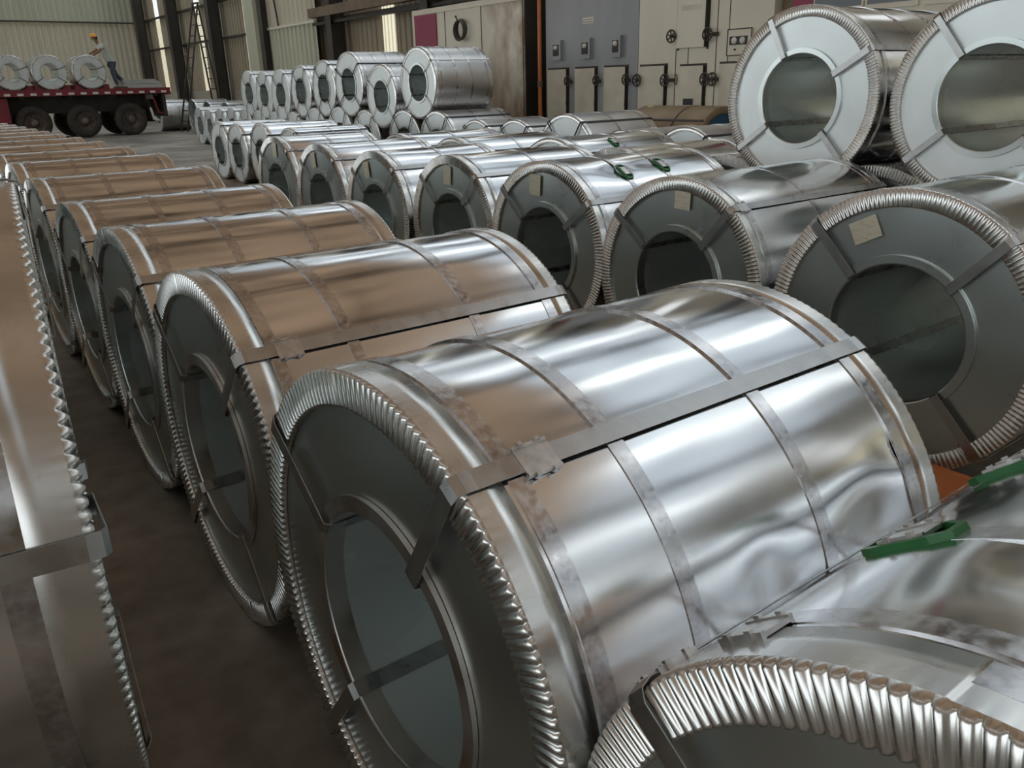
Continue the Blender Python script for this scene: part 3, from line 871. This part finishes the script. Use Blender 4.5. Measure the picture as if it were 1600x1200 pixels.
# ------------------------------------------------------------------ right wall fittings
dr = struct(corrugated('y', WX-0.42, 27.35, 31.7, 0.0, 3.52, 0.36, 0.06, -1).build('lit_cladding_panel', M['cladding_green']))  # wall cladding built as a panel, the light on it put into its colour
MB().box(WX-0.52, WX-0.40, 27.3, 31.75, 3.52, 3.60).build('panel_rail', M['cream'], dr)
MB().box(WX-0.50, WX-0.38, 31.7, 31.95, 0, 3.6).build('panel_post', M['cream'], dr)
up2 = corrugated('y', WX-0.40, 27.35, 31.95, 3.62, 8.2, 0.36, 0.05, -1).build('upper_sheet', M['cladding'], dr)
MB().bar((WX-0.55, 31.2, 8), (WX-0.55, 30.2, 3.6), 0.05).build('stay_rod', M['dark_steel'], dr)
MB().bar((WX-0.55, 28.6, 8), (WX-0.55, 27.6, 4.3), 0.05).build('stay_rod', M['dark_steel'], dr)
struct(MB().box(WX-0.55, WX-0.1, 32.5, 33.5, 0, 8.2).build('trim_9', M['cladding_green']))
struct(MB().box(WX-0.75, WX-0.55, 15.0, 27.2, 3.62, 3.90).build('trim_10', M['rust_beam']))
struct(MB().box(WX-0.62, WX-0.45, 15.0, 27.2, 3.40, 3.48).build('trim_11', M['dark_steel']))
sg = thing('notice_board', 'small pale notice hung on the wall beside the ladder', 'sign', (WX-0.12, 43.4, 3.12))
MB().box(0, 0.03, -0.54, 0.54, 0.0, 0.37).build('board', M['white_paper'], sg)
MB().box(-0.01, 0.10, -0.56, 0.56, 0.37, 0.40).build('hanging_batten', M['dark_steel'], sg)

lad = thing('step_ladder', 'tall dark steel A-frame ladder standing against the far right wall', 'ladder', (11.07, 34.78, 0), T(15))
for (fx, nm) in ((-1.28, 'front'), (0.40, 'rear')):
    for s in (-1, 1):
        MB().bar((0.0, s*0.17, 4.66), (fx, s*0.24, 0.0), 0.05).build('rail', M['dark_steel'], lad)
    for k in range(1, 12):
        t = k/12
        MB().bar((fx*(1-t), -0.24+0.07*t, 4.66*t), (fx*(1-t), 0.24-0.07*t, 4.66*t), 0.035).build('rung', M['dark_steel'], lad)
MB().bar((0, -0.22, 4.66), (0, 0.22, 4.66), 0.06).build('hinge_bar', M['dark_steel'], lad)

# ------------------------------------------------------------------ flatbed trailer (local x along the bed to its tail, y away from the camera)
TR = T(4)
TO = Vector((6.26, 33.83, 0))
def tl(x, y, z):
    return (TO.x+x*math.cos(TR)-y*math.sin(TR), TO.y+x*math.sin(TR)+y*math.cos(TR), z)
tr = thing('flatbed_trailer', 'dusty red flatbed trailer with three wheels in view, carrying white coils', 'trailer', (TO.x, TO.y, 0), TR)
MB().box(-9.0, 3.03, -0.16, 2.30, 1.50, 1.62).build('deck', M['timber'], tr)
MB().box(-9.0, 3.05, -0.22, -0.16, 1.44, 1.65).build('side_rail', M['red'], tr)
MB().box(-9.0, 3.05, 2.30, 2.36, 1.44, 1.65).build('side_rail', M['red'], tr)
MB().box(3.03, 3.11, -0.22, 2.36, 1.40, 1.65).build('tail_rail', M['red'], tr)
for k in range(22):
    x = 2.85-0.40*k
    MB().box(x-0.095, x+0.095, -0.228, -0.22, 1.47, 1.545).build('reflector', M['reflector'], tr)
for y in (0.55, 1.45):
    MB().box(-9.0, 2.85, y, y+0.14, 0.86, 1.50).build('chassis_beam', M['dark_steel'], tr)
for k in range(7):
    x = 2.6-1.5*k
    MB().box(x-0.05, x+0.05, -0.1, 2.2, 1.36, 1.50).build('cross_member', M['dark_steel'], tr)
for x in (-1.64, 0.0, 1.62):
    MB().tube([(x, 0.05, 0.56), (x, 2.1, 0.56)], 0.07, 8).build('axle', M['dark_steel'], tr)
    MB().box(x-0.55, x+0.55, 0.62, 0.70, 0.78, 0.86).build('leaf_spring', M['dark_steel'], tr)
    for yo, fl in ((0.0, 1), (1.85, -1)):
        tire = MB().lathe([(0.28*1, 0.30), (0.29, 0.46), (0.25, 0.54), (0.20, 0.575), (0.09, 0.575), (0.04, 0.55), (0.0, 0.47), (0.005, 0.37), (0.03, 0.335), (0.06, 0.32)], 40, axis='y', c=(x, yo, 0.575)).build('wheel', M['rubber'], tr)
        MB().lathe([(0.02, 0.335), (0.04, 0.32), (0.16, 0.29), (0.20, 0.25), (0.19, 0.17), (0.10, 0.15)], 32, axis='y', c=(x, yo, 0.575)).build('wheel_rim', M['rim'], tire)
        MB().lathe([(0.10, 0.15), (0.02, 0.12), (-0.02, 0.10), (-0.03, 0.05), (-0.035, 0.001)], 24, axis='y', c=(x, yo, 0.575)).build('hub', M['rim'], tire)
        nb = MB()
        for k in range(10):
            a = 2*PI*k/10
            nb.tube([(x+0.205*math.cos(a), yo+0.19, 0.575+0.205*math.sin(a)), (x+0.205*math.cos(a), yo+0.14, 0.575+0.205*math.sin(a))], 0.018, 6)
        nb.build('wheel_nuts', M['dark_steel'], tire)
MB().box(2.34, 2.36, 0.0, 0.62, 0.45, 1.38).build('mud_flap', M['rubber'], tr)
MB().add([(2.30, -0.01, 0.95), (2.38, -0.01, 0.95), (2.44, -0.01, 0.62), (2.64, -0.01, 0.50), (2.62, -0.01, 0.45), (2.38, -0.01, 0.52), (2.30, 0.01, 0.95), (2.38, 0.01, 0.95), (2.44, 0.01, 0.62), (2.64, 0.01, 0.50), (2.62, 0.01, 0.45), (2.38, 0.01, 0.52)],
         [(0, 1, 2, 5), (2, 3, 4, 5), (6, 11, 8, 7), (8, 11, 10, 9), (0, 6, 7, 1), (1, 7, 8, 2), (2, 8, 9, 3), (3, 9, 10, 4), (4, 10, 11, 5), (5, 11, 6, 0)]).build('flap_bracket', M['reflector'], tr)
MB().bar((2.48, 0.0, 1.40), (2.62, 0.0, 0.75), 0.06).bar((2.62, 0.0, 0.75), (2.85, 0.0, 0.75), 0.06).build('tail_stay', M['red'], tr)
MB().box(2.80, 2.92, -0.1, 2.2, 0.62, 1.42).build('tail_frame', M['dark_steel'], tr)
MB().box(2.22, 2.46, -0.12, -0.02, 1.25, 1.42).build('tail_lamp_box', M['rim'], tr)
MB().box(-3.0, -2.36, -0.1, 0.5, 0.55, 1.40).build('tool_box', M['red'], tr)
for k in range(3):
    x = (-2.02, -0.82, 0.48)[k]
    for s in (-1, 1):
        MB().add([(x+s*0.24, 0.15, 1.62), (x+s*0.58, 0.15, 1.62), (x+s*0.58, 0.15, 1.80), (x+s*0.50, 0.15, 1.80), (x+s*0.24, 1.1, 1.62), (x+s*0.58, 1.1, 1.62), (x+s*0.58, 1.1, 1.80), (x+s*0.50, 1.1, 1.80)],
                 [(0, 1, 2, 3), (7, 6, 5, 4), (0, 3, 7, 4), (3, 2, 6, 7), (2, 1, 5, 6), (1, 0, 4, 5)]).build('chock', M['red'], tr)
    lb = ('white-ended coil at the left frame edge, first on the trailer', 'white-ended coil in the middle of the three on the trailer', 'white-ended coil on the trailer that the person leans on')[k]
    p = tl(x, 0.12, 0)
    coil(lb, p[0], p[1], 1.645+0.575, 0.575, 0.95, 'white-ended coils on the trailer', style='smooth', level=1, straps=(20, -35, -145), bands=(0.3, 0.8), seed=k, rotz=TR+PI/2, strap_half=0.009)

# sheets stacked at the trailer tail
st = thing('sheet_stack', 'stack of pale metal sheets at the tail of the trailer bed', 'sheets', tl(1.60, 0.25, 1.62), TR)
rnd = random.Random(4)
for k in range(7):
    dx, dy = rnd.uniform(-0.02, 0.03), rnd.uniform(-0.03, 0.03)
    L = 1.45-0.012*k*k*0.6
    mb = MB()
    pr = [(0.0, 0.0), (L-0.05, 0.0), (L, 0.022), (L-0.05, 0.044), (0.0, 0.044)]
    P_ = [(x+dx, y+dy, z+0.048*k) for y in (0.0, 1.7) for x, z in pr]
    mb.add(P_, [(0, 1, 2, 3, 4), (9, 8, 7, 6, 5)]+[(i, (i+1) % 5, 5+(i+1) % 5, 5+i) for i in range(5)])
    mb.build('sheet', M['sheet_stack'], st)
bd = thing('timber_bearer', 'dark timber bearer lying on the trailer bed behind the person', 'timber', tl(1.22, 0.02, 1.622), TR)
MB().box(0, 0.44, 0, 0.1, 0, 0.09).build('beam', M['timber'], bd)
MB().box(0.05, 0.09, -0.004, 0.104, 0, 0.094).build('tie_wire', M['dark_steel'], bd)

# ------------------------------------------------------------------ person leaning on the third trailer coil
pr_ = thing('person', 'person in orange helmet, pale shirt and jeans leaning on a coil on the trailer', 'person', tl(1.30, 0.35, 1.625), TR)
def skin(name, joints, edges_, m, parent, sub=2, root=0):
    """one continuous surface grown over a jointed skeleton"""
    me = bpy.data.meshes.new(name)
    me.from_pydata([j[:3] for j in joints], edges_, [])
    o = bpy.data.objects.new(name, me)
    COL.objects.link(o)
    sk_ = o.modifiers.new('skin', 'SKIN')
    sk_.use_smooth_shade = True
    for i, j in enumerate(joints):
        r = j[3]
        me.skin_vertices[0].data[i].radius = (r, r) if not isinstance(r, tuple) else r
        me.skin_vertices[0].data[i].use_root = (i == root)
    ss = o.modifiers.new('sub', 'SUBSURF')
    ss.levels = ss.render_levels = sub
    dg = bpy.context.evaluated_depsgraph_get()
    me2 = bpy.data.meshes.new_from_object(o.evaluated_get(dg))
    bpy.data.objects.remove(o)
    me2.polygons.foreach_set('use_smooth', [True]*len(me2.polygons))
    me2.materials.clear()
    me2.materials.append(m)
    return link(name, me2, parent)
# local: x along the bed (tail +), y away, z up from the bed; hips above origin
hip, chest, neck, head = (0.02, 0, 0.93), (-0.20, 0, 1.42), (-0.33, 0, 1.60), (-0.43, 0, 1.72)
J = [(*hip, 0.085), (-0.09, 0, 1.16, 0.085), (-0.20, 0, 1.40, 0.130), (-0.29, 0, 1.53, 0.075), (-0.315, 0, 1.575, 0.052), (-0.36, 0, 1.645, 0.072), (-0.395, 0, 1.725, 0.085),
     (-0.22, -0.17, 1.47, 0.065), (-0.36, -0.24, 1.30, 0.048), (-0.52, -0.20, 1.20, 0.038), (-0.60, -0.18, 1.15, 0.032),
     (-0.22, 0.17, 1.47, 0.065), (-0.36, 0.24, 1.32, 0.048), (-0.54, 0.20, 1.24, 0.038), (-0.63, 0.18, 1.18, 0.032),
     (0.02, -0.09, 0.86, 0.075), (0.00, -0.12, 0.50, 0.070), (0.08, -0.12, 0.11, 0.048),
     (0.03, 0.09, 0.86, 0.075), (0.18, 0.12, 0.46, 0.070), (0.50, 0.12, 0.17, 0.048)]
EDG = [(0, 1), (1, 2), (2, 3), (3, 4), (4, 5), (5, 6), (2, 7), (7, 8), (8, 9), (9, 10), (2, 11), (11, 12), (12, 13), (13, 14), (0, 15), (15, 16), (16, 17), (0, 18), (18, 19), (19, 20)]
skin('body', J, EDG, M['skin'], pr_)
skin('shirt', [(0.065, 0, 0.80, (0.165, 0.185)), (0.03, 0, 0.95, 0.160), (-0.09, 0, 1.16, 0.145), (-0.20, 0, 1.40, 0.155), (-0.30, 0, 1.535, 0.085), (-0.22, -0.17, 1.47, 0.088), (-0.32, -0.22, 1.35, 0.072), (-0.22, 0.17, 1.47, 0.088), (-0.32, 0.22, 1.37, 0.072)],
     [(0, 1), (1, 2), (2, 3), (3, 4), (3, 5), (5, 6), (3, 7), (7, 8)], M['shirt'], pr_)
skin('jeans', [(0.03, 0, 0.96, 0.140), (0.02, -0.10, 0.84, 0.118), (0.00, -0.12, 0.50, 0.085), (0.075, -0.12, 0.15, 0.066), (0.03, 0.10, 0.84, 0.118), (0.18, 0.12, 0.46, 0.085), (0.47, 0.12, 0.20, 0.066)],
     [(0, 1), (1, 2), (2, 3), (0, 4), (4, 5), (5, 6)], M['jeans'], pr_)
skin('shoe', [(0.10, -0.12, 0.06, 0.055), (0.02, -0.12, 0.045, 0.050), (-0.10, -0.12, 0.035, 0.038)], [(0, 1), (1, 2)], M['shoe'], pr_)
skin('shoe', [(0.54, 0.12, 0.17, 0.055), (0.53, 0.12, 0.09, 0.052), (0.46, 0.12, 0.035, 0.036)], [(0, 1), (1, 2)], M['shoe'], pr_)
for s, (wx, wy, wz) in ((-1, (-0.60, -0.18, 1.15)), (1, (-0.63, 0.18, 1.18))):
    mb = MB()
    hand = skin('hand', [(wx, wy, wz, 0.028), (wx-0.06, wy, wz-0.025, (0.036, 0.018))], [(0, 1)], M['skin'], pr_, 1)
    for k, (dy, L) in enumerate(((-0.030, 0.062), (-0.010, 0.074), (0.010, 0.070), (0.028, 0.055))):
        b0 = Vector((wx-0.065, wy+dy*0.8, wz-0.025))
        MB().tube([b0, b0+Vector((-L*0.5, dy*0.3, -0.004)), b0+Vector((-L*0.85, dy*0.4, -0.022)), b0+Vector((-L, dy*0.4, -0.035))], [0.011, 0.010, 0.009, 0.007], 7).build('finger', M['skin'], hand)
    b0 = Vector((wx-0.025, wy-s*0.03, wz-0.015))
    MB().tube([b0, b0+Vector((-0.025, -s*0.028, -0.008)), b0+Vector((-0.055, -s*0.034, -0.022))], [0.013, 0.012, 0.009], 7).build('thumb', M['skin'], hand)
# face details, hair and helmet
hc_ = Vector((-0.40, 0, 1.73))
hd = skin('head', [(-0.36, 0, 1.645, 0.066), (-0.40, 0, 1.73, (0.098, 0.088)), (-0.415, 0, 1.785, 0.078)], [(0, 1), (1, 2)], M['skin'], pr_)
MB().tube([hc_+Vector((-0.09, 0, 0.0)), hc_+Vector((-0.118, 0, -0.03)), hc_+Vector((-0.09, 0, -0.04))], [0.012, 0.018, 0.010], 8).build('nose', M['skin'], hd)
for s in (-1, 1):
    MB().lathe([(-0.010, 0.001), (-0.008, 0.010), (0.004, 0.013)], 10, c=(hc_.x-0.085, s*0.034, hc_.z+0.005)).build('eye', M['black'], hd)
    MB().tube([hc_+Vector((0.0, s*0.088, 0.02)), hc_+Vector((0.012, s*0.100, 0.0)), hc_+Vector((0.0, s*0.092, -0.03))], [0.012, 0.016, 0.010], 7).build('ear', M['skin'], hd)
MB().tube([hc_+Vector((-0.085, -0.025, -0.065)), hc_+Vector((-0.095, 0, -0.067)), hc_+Vector((-0.085, 0.025, -0.065))], 0.007, 6).build('mouth', M['hair'], hd)
hr = MB().lathe([(-0.05, 0.096), (0.02, 0.104), (0.05, 0.100)], 24, axis='z', c=(hc_.x+0.012, 0, hc_.z), th0=1.9, th1=2*PI-1.9+0.0001).build('hair', M['hair'], pr_)
hm = MB().lathe([(0.030, 0.158), (0.034, 0.160), (0.040, 0.128), (0.085, 0.122), (0.125, 0.095), (0.150, 0.052), (0.156, 0.001)], 32, axis='z', c=(hc_.x-0.01, 0, hc_.z+0.01)).build('helmet', M['helmet'], pr_)
MB().add([(hc_.x-0.15, -0.09, hc_.z+0.042), (hc_.x-0.215, -0.05, hc_.z+0.036), (hc_.x-0.215, 0.05, hc_.z+0.036), (hc_.x-0.15, 0.09, hc_.z+0.042), (hc_.x-0.15, -0.09, hc_.z+0.048), (hc_.x-0.215, -0.05, hc_.z+0.042), (hc_.x-0.215, 0.05, hc_.z+0.042), (hc_.x-0.15, 0.09, hc_.z+0.048)],
         [(0, 1, 2, 3), (7, 6, 5, 4), (0, 4, 5, 1), (1, 5, 6, 2), (2, 6, 7, 3), (3, 7, 4, 0)]).build('helmet_peak', M['helmet'], hm)
MB().tube([(hc_.x-0.12, 0, hc_.z+0.10), (hc_.x-0.05, 0, hc_.z+0.165), (hc_.x+0.04, 0, hc_.z+0.162), (hc_.x+0.10, 0, hc_.z+0.10)], 0.010, 6).build('helmet_ridge', M['helmet'], hm)
